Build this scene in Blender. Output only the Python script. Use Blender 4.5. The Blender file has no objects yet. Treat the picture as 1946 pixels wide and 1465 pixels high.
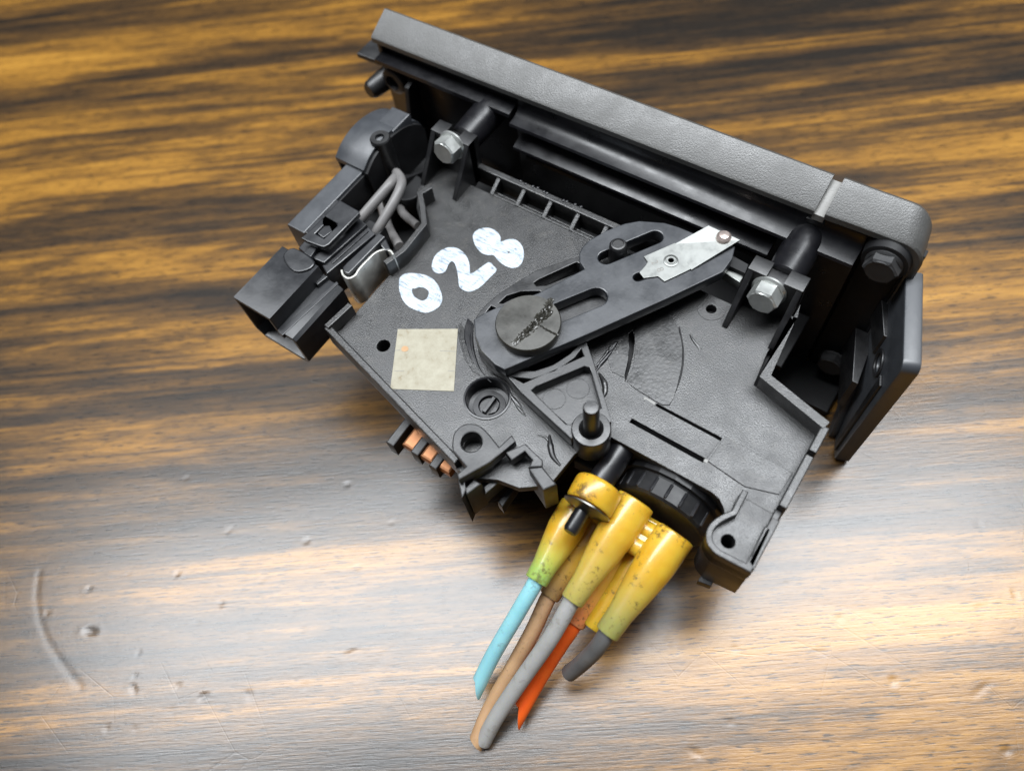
import bpy, bmesh, math, random
import numpy as np
from mathutils import Matrix, Vector
random.seed(7)
S = 0.001                 # everything below is written in millimetres
TW = -45.0                # table top lies 45 mm below the base plate's floor
scene = bpy.context.scene
COL = scene.collection

# ------------------------------------------------------------------ camera
F_PX = 1400.0
def _rot(p):
    a, b, c = [math.radians(t) for t in p]
    Rx = np.array([[1,0,0],[0,math.cos(a),-math.sin(a)],[0,math.sin(a),math.cos(a)]])
    Rz = np.array([[math.cos(c),-math.sin(c),0],[math.sin(c),math.cos(c),0],[0,0,1]])
    Ry = np.array([[math.cos(b),0,math.sin(b)],[0,1,0],[-math.sin(b),0,math.cos(b)]])
    return Ry @ Rx @ Rz
RC = _rot((-28.068, -6.054, -31.341))
def ray(p):
    return RC.T @ np.array([p[0]-973.0, -(p[1]-732.5), -F_PX])
_d0 = ray((1000, 615)); _d0 /= np.linalg.norm(_d0)
CAMP = -_d0*200.0
cam_d = bpy.data.cameras.new('camera'); cam = bpy.data.objects.new('camera', cam_d)
COL.objects.link(cam); scene.camera = cam
cam_d.sensor_width = 36.0; cam_d.lens = 36.0*F_PX/1946.0
cam_d.clip_start = 0.005; cam_d.clip_end = 50.0
M3 = Matrix([list(r) for r in RC.T])
cam.matrix_world = Matrix.Translation(Vector([CAMP[0]*S, CAMP[1]*S, (CAMP[2]-TW)*S])) @ M3.to_4x4()
cam_d.dof.use_dof = True; cam_d.dof.focus_distance = 0.192; cam_d.dof.aperture_fstop = 8.5

# ------------------------------------------------------------------ light
w = bpy.data.worlds.new('World'); scene.world = w; w.use_nodes = True
bg = w.node_tree.nodes['Background']; bg.inputs[0].default_value = (0.80, 0.88, 1.0, 1); bg.inputs[1].default_value = 0.045
GRAIN = math.radians(37)
def area(name, loc, sx, sy, power, col, target, rz=GRAIN):
    l = bpy.data.lights.new(name, 'AREA'); l.shape = 'RECTANGLE'; l.size = sx; l.size_y = sy; l.energy = power; l.color = col
    o = bpy.data.objects.new(name, l); COL.objects.link(o); o.location = loc
    d = (Vector(target)-Vector(loc)).normalized()
    x = Vector((math.cos(rz), math.sin(rz), 0)); z = -d; x = (x - z*x.dot(z)).normalized(); y = z.cross(x)
    o.matrix_world = Matrix.Translation(loc) @ Matrix((x, y, z)).transposed().to_4x4()
    return o
area('ceiling_tube_light', (-0.18, 0.22, 1.5), 2.3, 0.46, 58.0, (0.93, 0.965, 1.0), (-0.18, 0.22, 0.0), math.radians(40))
area('ceiling_bounce_light', (-0.3, 0.6, 2.4), 4.0, 4.0, 12.0, (0.86, 0.93, 1.0), (-0.3, 0.6, 0.0))
scene.view_settings.view_transform = 'Standard'; scene.view_settings.look = 'None'
scene.view_settings.exposure = 0.0; scene.view_settings.gamma = 1.0
scene.render.engine = 'CYCLES'

# ------------------------------------------------------------------ pixel -> millimetre helpers
ZO = {1:(400,180,.3549),2:(660,0,.2731),3:(1100,200,.2731),4:(1380,320,.4094),5:(860,400,.3413),6:(600,560,.3003),
      7:(1000,740,.3083),8:(860,860,.3959),'a':(620,180,.2048),'b':(430,360,.2321),'c':(900,260,.185),'d':(730,410,.1542),
      'e':(1540,380,.3618),'g':(0,895,.3906),'h':(1186,895,.3906)}
def zp(k, x, y): a, b, s = ZO[k]; return (a+x*s, b+y*s)
def P(k, x, y, w=0.0):
    d = ray(zp(k, x, y)); t = (w-CAMP[2])/d[2]; return CAMP + d*t
def Pu(k, x, y, u): d = ray(zp(k, x, y)); return CAMP + d*((u-CAMP[0])/d[0])
def Pv(k, x, y, v): d = ray(zp(k, x, y)); return CAMP + d*((v-CAMP[1])/d[1])
def Ppl(k, x, y, o, n): d = ray(zp(k, x, y)); return CAMP + d*(((np.array(o)-CAMP)@n)/(d@n))
def T(k, pts, w=0.0): return [tuple(P(k, x, y, w)[:2]) for x, y in pts]

# ------------------------------------------------------------------ materials
MATS = {}
def nmat(name): 
    m = bpy.data.materials.new(name); m.use_nodes = True; MATS[name] = m
    nt = m.node_tree; return m, nt, nt.nodes['Principled BSDF']
def N(nt, t, **kw):
    n = nt.nodes.new(t)
    for k, v in kw.items():
        if k in n.inputs: n.inputs[k].default_value = v
        else: setattr(n, k, v)
    return n
def ramp(nt, stops):
    r = nt.nodes.new('ShaderNodeValToRGB'); e = r.color_ramp.elements
    while len(e) < len(stops): e.new(0.5)
    for i, (p, c) in enumerate(stops): e[i].position = p; e[i].color = (*c, 1) if len(c) == 3 else c
    return r
def plastic(name, c, rough, grain=2600, gstr=0.25, var=0.25, spec=0.5, dust=0.0, dustc=(0.30,0.27,0.22)):
    m, nt, b = nmat(name); L = nt.links
    tc = N(nt, 'ShaderNodeTexCoord')
    n1 = N(nt, 'ShaderNodeTexNoise', Scale=140.0, Detail=5.0, Roughness=0.6); L.new(tc.outputs['Object'], n1.inputs['Vector'])
    r1 = ramp(nt, [(0.3, tuple(x*(1-var) for x in c)), (0.7, tuple(min(1, x*(1+var)) for x in c))]); L.new(n1.outputs[0], r1.inputs[0])
    n2 = N(nt, 'ShaderNodeTexNoise', Scale=float(grain), Detail=2.0, Roughness=0.55); L.new(tc.outputs['Object'], n2.inputs['Vector'])
    bp = N(nt, 'ShaderNodeBump', Strength=gstr, Distance=0.00012); L.new(n2.outputs[0], bp.inputs['Height']); L.new(bp.outputs[0], b.inputs['Normal'])
    col = r1.outputs[0]
    if dust > 0:
        n3 = N(nt, 'ShaderNodeTexNoise', Scale=420.0, Detail=8.0, Roughness=0.75); L.new(tc.outputs['Object'], n3.inputs['Vector'])
        r3 = ramp(nt, [(0.52, (0,0,0)), (0.80, (dust,)*3)]); L.new(n3.outputs[0], r3.inputs[0])
        mx = N(nt, 'ShaderNodeMixRGB'); mx.inputs[2].default_value = (*dustc, 1)
        L.new(r3.outputs[0], mx.inputs[0]); L.new(col, mx.inputs[1]); col = mx.outputs[0]
    L.new(col, b.inputs['Base Color'])
    rr = ramp(nt, [(0.35, (max(0.05,rough-.07),)*3), (0.7, (min(1,rough+.10),)*3)]); L.new(n1.outputs[0], rr.inputs[0]); L.new(rr.outputs[0], b.inputs['Roughness'])
    b.inputs['Specular IOR Level'].default_value = min(1.0, spec*1.9)
    return m
PLATE = plastic('plate_black_plastic', (0.009,0.0088,0.009), 0.39, 3000, 0.75, 0.35, 0.62, 0.16)
BLACK = plastic('matte_black_plastic', (0.007,0.007,0.008), 0.44, 2600, 0.30, 0.3, 0.45, 0.06)
DEEP = plastic('dark_inner_plastic', (0.008,0.008,0.009), 0.60, 2600, 0.20, 0.3, 0.25)
GLOSS = plastic('glossy_black_plastic', (0.008,0.008,0.010), 0.33, 900, 0.06, 0.3, 0.36, 0.04)
BEZEL = plastic('grained_grey_plastic', (0.078,0.077,0.073), 0.44, 2700, 0.75, 0.12, 0.6, 0.05)
LEVER = plastic('lever_grey_plastic', (0.032,0.035,0.041), 0.36, 1600, 0.14, 0.2, 0.5, 0.12, (0.20,0.20,0.20))
SUB = plastic('arm_black_plastic', (0.009,0.009,0.010), 0.36, 1800, 0.16, 0.3, 0.5, 0.10)
DISC = plastic('disc_grey_plastic', (0.036,0.034,0.027), 0.34, 1800, 0.10, 0.35, 0.5, 0.12, (0.16,0.12,0.09))
GREASE = plastic('greased_black_plastic', (0.026,0.026,0.026), 0.33, 1100, 0.9, 0.35, 0.55, 0.10)
LAMP = plastic('lamp_grey_plastic', (0.045,0.049,0.056), 0.44, 1900, 0.12, 0.12, 0.5)
PLUG = plastic('plug_black_plastic', (0.011,0.012,0.015), 0.38, 1300, 0.12, 0.2, 0.5, 0.07, (0.25,0.25,0.25))
RUBBER = plastic('dark_bolt_black', (0.03,0.03,0.031), 0.55, 1500, 0.25, 0.3, 0.4)
def metal(name, c, rough, scl=500.0, met=1.0):
    m, nt, b = nmat(name); L = nt.links; tc = N(nt, 'ShaderNodeTexCoord')
    n1 = N(nt, 'ShaderNodeTexNoise', Scale=scl, Detail=5.0, Roughness=0.65); L.new(tc.outputs['Object'], n1.inputs['Vector'])
    r = ramp(nt, [(0.3, tuple(x*.72 for x in c)), (0.65, c)]); L.new(n1.outputs[0], r.inputs[0]); L.new(r.outputs[0], b.inputs['Base Color'])
    rr = ramp(nt, [(0.3, (rough*.75,)*3), (0.7, (rough*1.35,)*3)]); L.new(n1.outputs[0], rr.inputs[0]); L.new(rr.outputs[0], b.inputs['Roughness'])
    bp = N(nt, 'ShaderNodeBump', Strength=0.15, Distance=0.0001); L.new(n1.outputs[0], bp.inputs['Height']); L.new(bp.outputs[0], b.inputs['Normal'])
    b.inputs['Metallic'].default_value = met
    return m
STEEL = metal('zinc_steel', (0.78,0.80,0.77), 0.32, 160.0, 0.7)
TAB = metal('brushed_sheet_metal', (0.36,0.37,0.355), 0.46, 260, 0.85)
CLIP = metal('spring_steel', (0.74,0.73,0.68), 0.34, 300, 0.45)
DKSTEEL = metal('dark_washer_steel', (0.22,0.215,0.20), 0.34, 600)
COPPER = metal('copper', (0.50,0.23,0.11), 0.42, 700, 0.75)

def soft(name, c1, c2, dirt, rough=0.42, sss=0.0, tip=None, tipaxis=1, dirtc=(0.10,0.06,0.025)):
    """c1/c2 mottled colour, dirt = amount of grime; tip=(colour, lo, hi): colour towards the object's -v end (what is inside shows through)"""
    m, nt, b = nmat(name); L = nt.links; tc = N(nt, 'ShaderNodeTexCoord')
    n1 = N(nt, 'ShaderNodeTexNoise', Scale=170.0, Detail=3.0); L.new(tc.outputs['Object'], n1.inputs['Vector'])
    r = ramp(nt, [(0.35, c1), (0.68, c2)]); L.new(n1.outputs[0], r.inputs[0]); col = r.outputs[0]
    if tip:
        sp = N(nt, 'ShaderNodeSeparateXYZ'); L.new(tc.outputs['Object'], sp.inputs[0])
        mr = N(nt, 'ShaderNodeMapRange'); mr.inputs[1].default_value = tip[1]; mr.inputs[2].default_value = tip[2]; mr.inputs[3].default_value = 1; mr.inputs[4].default_value = 0
        L.new(sp.outputs[tipaxis], mr.inputs[0])
        mx = N(nt, 'ShaderNodeMixRGB'); mx.inputs[2].default_value = (*tip[0], 1); L.new(mr.outputs[0], mx.inputs[0]); L.new(col, mx.inputs[1]); col = mx.outputs[0]
    n2 = N(nt, 'ShaderNodeTexNoise', Scale=700.0, Detail=5.0, Roughness=0.7); L.new(tc.outputs['Object'], n2.inputs['Vector'])
    n3 = N(nt, 'ShaderNodeTexNoise', Scale=110.0, Detail=2.0); n3.inputs['Vector'].default_value = (0,0,0)
    mp = N(nt, 'ShaderNodeMapping'); mp.inputs[1].default_value = (3.1, 1.7, 0.4); L.new(tc.outputs['Object'], mp.inputs[0]); L.new(mp.outputs[0], n3.inputs['Vector'])
    mu = N(nt, 'ShaderNodeMath', operation='MULTIPLY'); L.new(n2.outputs[0], mu.inputs[0]); L.new(n3.outputs[0], mu.inputs[1])
    rd = ramp(nt, [(0.275, (0,0,0)), (0.35, (dirt,)*3)]); L.new(mu.outputs[0], rd.inputs[0])
    mx2 = N(nt, 'ShaderNodeMixRGB'); mx2.inputs[2].default_value = (*dirtc, 1); L.new(rd.outputs[0], mx2.inputs[0]); L.new(col, mx2.inputs[1])
    L.new(mx2.outputs[0], b.inputs['Base Color'])
    b.inputs['Roughness'].default_value = rough
    if sss > .2: b.inputs['Coat Weight'].default_value = 0.6; b.inputs['Coat Roughness'].default_value = 0.16
    if sss: 
        b.inputs['Subsurface Weight'].default_value = sss; b.inputs['Subsurface Radius'].default_value = (1.0, 0.5, 0.1); b.inputs['Subsurface Scale'].default_value = 0.004
    bp = N(nt, 'ShaderNodeBump', Strength=0.25, Distance=0.0002); L.new(n2.outputs[0], bp.inputs['Height']); L.new(bp.outputs[0], b.inputs['Normal'])
    return m
YA, YB = (0.62,0.34,0.018), (0.70,0.46,0.045)
YEL = soft('amber_rubber', YA, YB, 0.8, 0.34, 0.6)
YELG = soft('amber_rubber_greenish_tip', YA, YB, 0.65, 0.34, 0.6, ((0.34,0.50,0.12), -0.009, 0.001))
YELP = soft('amber_rubber_pale_tip', YA, YB, 0.75, 0.34, 0.6, ((0.46,0.38,0.10), -0.012, 0.004))
YELD = soft('amber_rubber_grey_tip', YA, YB, 0.9, 0.34, 0.6, ((0.34,0.33,0.10), -0.012, 0.002))
YELB = soft('amber_rubber_brown_tip', (0.60,0.33,0.03), (0.70,0.42,0.05), 0.9, 0.36, 0.3, ((0.33,0.20,0.08), -0.010, 0.0))
YELO = soft('amber_rubber_orange_tip', (0.66,0.34,0.04), (0.72,0.40,0.06), 0.9, 0.36, 0.3, ((0.75,0.24,0.09), -0.010, 0.0))
HB = soft('pale_blue_rubber', (0.28,0.62,0.68), (0.34,0.70,0.76), 0.35, 0.45, 0.1, None)
HBR = soft('brown_rubber', (0.42,0.25,0.13), (0.50,0.31,0.17), 0.45, 0.45, 0.1)
HG = soft('light_grey_rubber', (0.34,0.335,0.32), (0.40,0.395,0.38), 0.35, 0.42, 0.1)
HO = soft('orange_rubber', (0.84,0.10,0.010), (0.90,0.14,0.016), 0.35, 0.45, 0.1)
HD = soft('dark_grey_rubber', (0.10,0.10,0.10), (0.15,0.15,0.145), 0.3, 0.45, 0.0)
WIRE = soft('grey_wire_sheath', (0.185,0.178,0.175), (0.23,0.22,0.215), 0.2, 0.42, 0.0)
def simple(name, c, rough, met=0.0):
    m, nt, b = nmat(name); b.inputs['Base Color'].default_value = (*c, 1); b.inputs['Roughness'].default_value = rough; b.inputs['Metallic'].default_value = met; return m
PALE = plastic('pale_grey_strip', (0.22,0.215,0.20), 0.5, 1500, 0.3, 0.1)
MARK = plastic('faint_stamped_mark', (0.22,0.21,0.19), 0.5, 1500, 0.1, 0.1)
# white brush paint with streaks
m, nt, b = nmat('white_brush_paint'); WHITE = m; L = nt.links; tc = N(nt, 'ShaderNodeTexCoord')
mp = N(nt, 'ShaderNodeMapping'); mp.inputs[2].default_value = (0, 0, 0.5); mp.inputs[3].default_value = (240, 1500, 1000); L.new(tc.outputs['Object'], mp.inputs[0])
n1 = N(nt, 'ShaderNodeTexNoise', Scale=1.0, Detail=4.0, Distortion=1.2); L.new(mp.outputs[0], n1.inputs['Vector'])
r = ramp(nt, [(0.34, (0.16,0.20,0.25)), (0.42, (0.40,0.46,0.52)), (0.52, (0.58,0.64,0.70))]); L.new(n1.outputs[0], r.inputs[0]); L.new(r.outputs[0], b.inputs['Base Color'])
bp = N(nt, 'ShaderNodeBump', Strength=0.6, Distance=0.0003); L.new(n1.outputs[0], bp.inputs['Height']); L.new(bp.outputs[0], b.inputs['Normal']); b.inputs['Roughness'].default_value = 0.4
# cream label
m, nt, b = nmat('aged_cream_label'); LABEL = m; L = nt.links; tc = N(nt, 'ShaderNodeTexCoord')
n1 = N(nt, 'ShaderNodeTexNoise', Scale=260.0, Detail=8.0, Roughness=0.7); L.new(tc.outputs['Object'], n1.inputs['Vector'])
r = ramp(nt, [(0.30, (0.22,0.165,0.09)), (0.42, (0.335,0.305,0.225)), (0.7, (0.42,0.395,0.305))]); L.new(n1.outputs[0], r.inputs[0]); L.new(r.outputs[0], b.inputs['Base Color'])
n2 = N(nt, 'ShaderNodeTexNoise', Scale=1800.0, Detail=3.0); L.new(tc.outputs['Object'], n2.inputs['Vector'])
bp = N(nt, 'ShaderNodeBump', Strength=0.3, Distance=0.0001); L.new(n2.outputs[0], bp.inputs['Height']); L.new(bp.outputs[0], b.inputs['Normal']); b.inputs['Roughness'].default_value = 0.5
# varnished wood with burnt dark streaks, grain along local X of the table
m, nt, b = nmat('varnished_streaked_wood'); WOOD = m; L = nt.links; tc = N(nt, 'ShaderNodeTexCoord')
def stretched(sx, sy, scale=1.0, detail=5.0, rough=0.6, dist=0.0, off=0.0):
    mp = N(nt, 'ShaderNodeMapping'); mp.inputs[1].default_value = (off, off*1.7, 0); mp.inputs[3].default_value = (sx, sy, 1); L.new(tc.outputs['Object'], mp.inputs[0])
    n = N(nt, 'ShaderNodeTexNoise', Scale=scale, Detail=detail, Roughness=rough, Distortion=dist); L.new(mp.outputs[0], n.inputs['Vector']); return n
band = stretched(2.8, 30.0, 1.0, 6.0, 0.66, 0.6, 1.3)
mid = stretched(2.4, 230.0, 1.0, 6.0, 0.70, 0.25, 4.0)
mid2 = stretched(9.0, 560.0, 1.0, 5.0, 0.7, 0.2, 7.0)
blot = stretched(30.0, 150.0, 1.0, 7.0, 0.75, 0.4, 9.0)
fine = stretched(60.0, 1500.0, 1.0, 4.0, 0.7, 0.1, 2.0)
pore = stretched(170.0, 1750.0, 1.0, 3.0, 0.6, 0.0, 6.0)
def mathn(op, a, bb):
    n = N(nt, 'ShaderNodeMath', operation=op)
    for i, x in enumerate((a, bb)):
        if hasattr(x, 'links') or hasattr(x, 'is_output'): L.new(x, n.inputs[i])
        else: n.inputs[i].default_value = x
    return n.outputs[0]
mixv = mathn('ADD', mathn('MULTIPLY', band.outputs[0], 0.50), mathn('ADD', mathn('MULTIPLY', mid.outputs[0], 0.20), mathn('ADD', mathn('MULTIPLY', blot.outputs[0], 0.16), mathn('ADD', mathn('MULTIPLY', mid2.outputs[0], 0.09), mathn('MULTIPLY', fine.outputs[0], 0.05)))))
wr = ramp(nt, [(0.42, (0.014,0.009,0.005)), (0.46, (0.046,0.024,0.008)), (0.50, (0.115,0.055,0.011)), (0.535, (0.27,0.125,0.016)), (0.60, (0.46,0.225,0.030))])
L.new(mixv, wr.inputs[0])
pr = ramp(nt, [(0.37, (0.06,0.055,0.05)), (0.43, (1,1,1))]); L.new(pore.outputs[0], pr.inputs[0])
mw = N(nt, 'ShaderNodeMixRGB', blend_type='MULTIPLY'); mw.inputs[0].default_value = 0.8; L.new(wr.outputs[0], mw.inputs[1]); L.new(pr.outputs[0], mw.inputs[2])
L.new(mw.outputs[0], b.inputs['Base Color'])
iso = N(nt, 'ShaderNodeTexNoise', Scale=900.0, Detail=3.0); L.new(tc.outputs['Object'], iso.inputs['Vector'])
hb = mathn('ADD', mathn('MULTIPLY', fine.outputs[0], 0.7), mathn('ADD', mathn('MULTIPLY', iso.outputs[0], 0.35), mathn('MULTIPLY', pore.outputs[0], 0.8)))
vw = N(nt, 'ShaderNodeTexVoronoi', feature='DISTANCE_TO_EDGE', Scale=55.0); L.new(tc.outputs['Object'], vw.inputs['Vector'])
vr = ramp(nt, [(0.004, (1,1,1)), (0.012, (0,0,0))]); L.new(vw.outputs['Distance'], vr.inputs[0])
sm = N(nt, 'ShaderNodeTexNoise', Scale=30.0, Detail=2.0); L.new(tc.outputs['Object'], sm.inputs['Vector'])
sr = ramp(nt, [(0.52, (0,0,0)), (0.62, (1,1,1))]); L.new(sm.outputs[0], sr.inputs[0])
hb = mathn('SUBTRACT', hb, mathn('MULTIPLY', mathn('MULTIPLY', vr.outputs[0], sr.outputs[0]), 0.22))
bp = N(nt, 'ShaderNodeBump', Strength=0.8, Distance=0.00014); L.new(hb, bp.inputs['Height']); L.new(bp.outputs[0], b.inputs['Normal'])
b.inputs['Roughness'].default_value = 0.5; b.inputs['Specular IOR Level'].default_value = 0.12
b.inputs['Coat Weight'].default_value = 1.0; b.inputs['Coat Roughness'].default_value = 0.27; b.inputs['Coat IOR'].default_value = 1.62; bp2 = N(nt, 'ShaderNodeBump', Strength=0.22, Distance=0.00014); L.new(hb, bp2.inputs['Height']); L.new(bp2.outputs[0], b.inputs['Coat Normal'])

# ------------------------------------------------------------------ object helpers
WORIG = {}
def put(name, mesh, mat, parent=None, smooth=30, label=None):
    """mesh coordinates in millimetres in the unit's frame -> world metres, origin at the mesh's centre"""
    mesh.transform(Matrix.Translation((0, 0, -TW)))
    mesh.transform(Matrix.Scale(S, 4))
    co = np.empty(len(mesh.vertices)*3); mesh.vertices.foreach_get('co', co); co = co.reshape(-1, 3)
    c = Vector((co.min(0)+co.max(0))/2); mesh.transform(Matrix.Translation(-c))
    mesh.name = name
    if not mesh.materials: mesh.materials.append(mat)
    else: mesh.materials[0] = mat
    for p in mesh.polygons: p.use_smooth = True; p.material_index = 0
    try: mesh.set_sharp_from_angle(angle=math.radians(smooth))
    except Exception: pass
    o = bpy.data.objects.new(name, mesh); COL.objects.link(o)
    po = Vector((0,0,0))
    if parent is not None: o.parent = parent; po = WORIG[parent]
    o.location = c - po; WORIG[o] = c
    if label: o['label'] = label
    return o
def root(name, u, v, label, cat, w=TW):
    o = bpy.data.objects.new(name, None); COL.objects.link(o); o.empty_display_size = 0.01
    loc = Vector((u*S, v*S, (w-TW)*S)); o.location = loc; WORIG[o] = loc; o['label'] = label; o['category'] = cat; return o
def smoothpoly(pts, n=4, closed=True):
    pts = [np.array(p, float) for p in pts]; out = []; L_ = len(pts)
    rng = range(L_) if closed else range(L_-1)
    for i in rng:
        if closed: a, b_, c, d = pts[i-1], pts[i], pts[(i+1) % L_], pts[(i+2) % L_]
        else: a, b_, c, d = pts[max(i-1,0)], pts[i], pts[i+1], pts[min(i+2, L_-1)]
        for k in range(n):
            t = k/n
            out.append(0.5*((2*b_)+(-a+c)*t+(2*a-5*b_+4*c-d)*t*t+(-a+3*b_-3*c+d)*t**3))
    if not closed: out.append(pts[-1])
    return out
def circ(c, r, n=28): return [(c[0]+r*math.cos(2*math.pi*i/n), c[1]+r*math.sin(2*math.pi*i/n)) for i in range(n)]
def stadium(a, b_, r, n=8):
    a = np.array(a[:2], float); b_ = np.array(b_[:2], float); d = b_-a; th = math.atan2(d[1], d[0]); out = []
    for i in range(n+1): t = th+math.pi/2+math.pi*i/n; out.append((a[0]+r*math.cos(t), a[1]+r*math.sin(t)))
    for i in range(n+1): t = th-math.pi/2+math.pi*i/n; out.append((b_[0]+r*math.cos(t), b_[1]+r*math.sin(t)))
    return out
def prism_mesh(outer, w0, w1, holes=(), bev=0.2, M=None):
    """flat plate with holes and eased edges between heights w0 and w1 (local z); M maps local mm to the unit's mm"""
    cu = bpy.data.curves.new('tmp', 'CURVE'); cu.dimensions = '2D'; cu.fill_mode = 'BOTH'
    for pl in [outer]+list(holes):
        sp = cu.splines.new('POLY'); sp.points.add(len(pl)-1); sp.use_cyclic_u = True
        for i, p in enumerate(pl): sp.points[i].co = (p[0], p[1], 0, 1)
    h = (w1-w0)/2; bev = min(bev, h*0.45)
    cu.extrude = h-bev; cu.bevel_depth = bev; cu.bevel_resolution = 1; cu.offset = -bev
    ob = bpy.data.objects.new('tmp', cu); me = bpy.data.meshes.new_from_object(ob)
    bpy.data.objects.remove(ob); bpy.data.curves.remove(cu)
    me.transform(Matrix.Translation((0, 0, (w0+w1)/2)))
    if M is not None: me.transform(M)
    bm = bmesh.new(); bm.from_mesh(me); bmesh.ops.remove_doubles(bm, verts=bm.verts, dist=0.001); bmesh.ops.recalc_face_normals(bm, faces=bm.faces); bm.to_mesh(me); bm.free()
    return me
def prism(name, outer, w0, w1, mat, parent, holes=(), bev=0.2, M=None, smooth=30, label=None):
    ob = put(name, prism_mesh(outer, w0, w1, holes, bev, M), mat, parent, smooth, label)
    ax = (M.to_3x3() @ Vector((0,0,1))).normalized() if M is not None else Vector((0,0,1))
    for p in ob.data.polygons:
        if abs(p.normal.dot(ax)) > 0.999: p.use_smooth = False
    return ob
# frames: local z along v (profile drawn in u,w) / along u (profile drawn in v,w)
MV = Matrix(((1,0,0,0),(0,0,1,0),(0,1,0,0),(0,0,0,1)))      # local (x,y,z) -> (u=x, v=z, w=y)
MU = Matrix(((0,0,1,0),(1,0,0,0),(0,1,0,0),(0,0,0,1)))      # local (x,y,z) -> (u=z, v=x, w=y)
def box(name, u0, u1, v0, v1, w0, w1, mat, parent, bev=0.25, label=None):
    return prism(name, [(u0,v0),(u1,v0),(u1,v1),(u0,v1)], w0, w1, mat, parent, bev=bev, label=label)
def basis(axis):
    z = Vector(axis).normalized(); x = z.cross(Vector((0,0,1)))
    if x.length < 1e-4: x = Vector((1,0,0))
    x.normalize(); return x, z.cross(x), z
def lathe_mesh(o, axis, prof, seg=32, phase=0.0, cap=True):
    x, y, z = basis(axis); bm = bmesh.new(); rings = []
    for r, h in prof:
        rings.append([bm.verts.new(Vector(o)+z*h+(x*math.cos(phase+2*math.pi*i/seg)+y*math.sin(phase+2*math.pi*i/seg))*r) for i in range(seg)])
    for a, b_ in zip(rings, rings[1:]):
        for i in range(seg): bm.faces.new((a[i], a[(i+1)%seg], b_[(i+1)%seg], b_[i]))
    if cap: bm.faces.new(rings[0]); bm.faces.new(rings[-1])
    bmesh.ops.recalc_face_normals(bm, faces=bm.faces)
    me = bpy.data.meshes.new('l'); bm.to_mesh(me); bm.free(); return me
def lathe(name, o, axis, prof, mat, parent, seg=32, phase=0.0, smooth=35, label=None, cap=True):
    return put(name, lathe_mesh(o, axis, prof, seg, phase, cap), mat, parent, smooth, label)
def tube_mesh(pts, rad, seg=18, cut=None):
    """swept round tube; rad = number or list along pts; cut = slant (mm) of the far end along the local frame's x"""
    pts = [Vector(p) for p in pts]; n = len(pts); R_ = [rad]*n if not hasattr(rad, '__len__') else list(rad)
    bm = bmesh.new(); rings = []; up = Vector((0,0,1)); px = None
    for i in range(n):
        t = (pts[min(i+1,n-1)]-pts[max(i-1,0)]).normalized()
        x = t.cross(up) if px is None else px - t*px.dot(t)
        x.normalize(); px = x; y = t.cross(x)
        ring = []
        for k in range(seg):
            a = 2*math.pi*k/seg; p = pts[i]+(x*math.cos(a)+y*math.sin(a))*R_[i]
            if cut and i == n-1: p = p + t*(cut*math.cos(a))
            ring.append(bm.verts.new(p))
        rings.append(ring)
    for a, b_ in zip(rings, rings[1:]):
        for k in range(seg): bm.faces.new((a[k], a[(k+1)%seg], b_[(k+1)%seg], b_[k]))
    bm.faces.new(rings[0]); bm.faces.new(rings[-1]); bmesh.ops.recalc_face_normals(bm, faces=bm.faces)
    me = bpy.data.meshes.new('t'); bm.to_mesh(me); bm.free(); return me
def tube(name, pts, rad, mat, parent, seg=18, n=6, cut=None, label=None):
    sp = smoothpoly(pts, n, closed=False)
    if hasattr(rad, '__len__'): rr = [np.interp(i/(len(sp)-1), np.linspace(0,1,len(rad)), rad) for i in range(len(sp))]
    else: rr = rad
    return put(name, tube_mesh(sp, rr, seg, cut), mat, parent, 50, label)
def wall(name, path, th, w0, w1, mat, parent, side=1, bev=0.15, closed=False):
    """upright wall of thickness th along a plan path"""
    p = [np.array(q[:2], float) for q in path]; n = len(p); off = []
    for i in range(n):
        a, c = p[max(i-1,0)], p[min(i+1,n-1)]
        d1 = p[i]-a if i > 0 else c-p[i]; d2 = c-p[i] if i < n-1 else p[i]-a
        d1 = d1/np.linalg.norm(d1); d2 = d2/np.linalg.norm(d2); n1 = np.array([-d1[1], d1[0]]); n2 = np.array([-d2[1], d2[0]])
        m_ = n1+n2; m_ = m_/np.linalg.norm(m_); k = 1/max(0.4, m_@n1); off.append(p[i]+m_*k*th*side)
    return prism(name, [tuple(q) for q in p]+[tuple(q) for q in off[::-1]], w0, w1, mat, parent, bev=bev)

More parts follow.
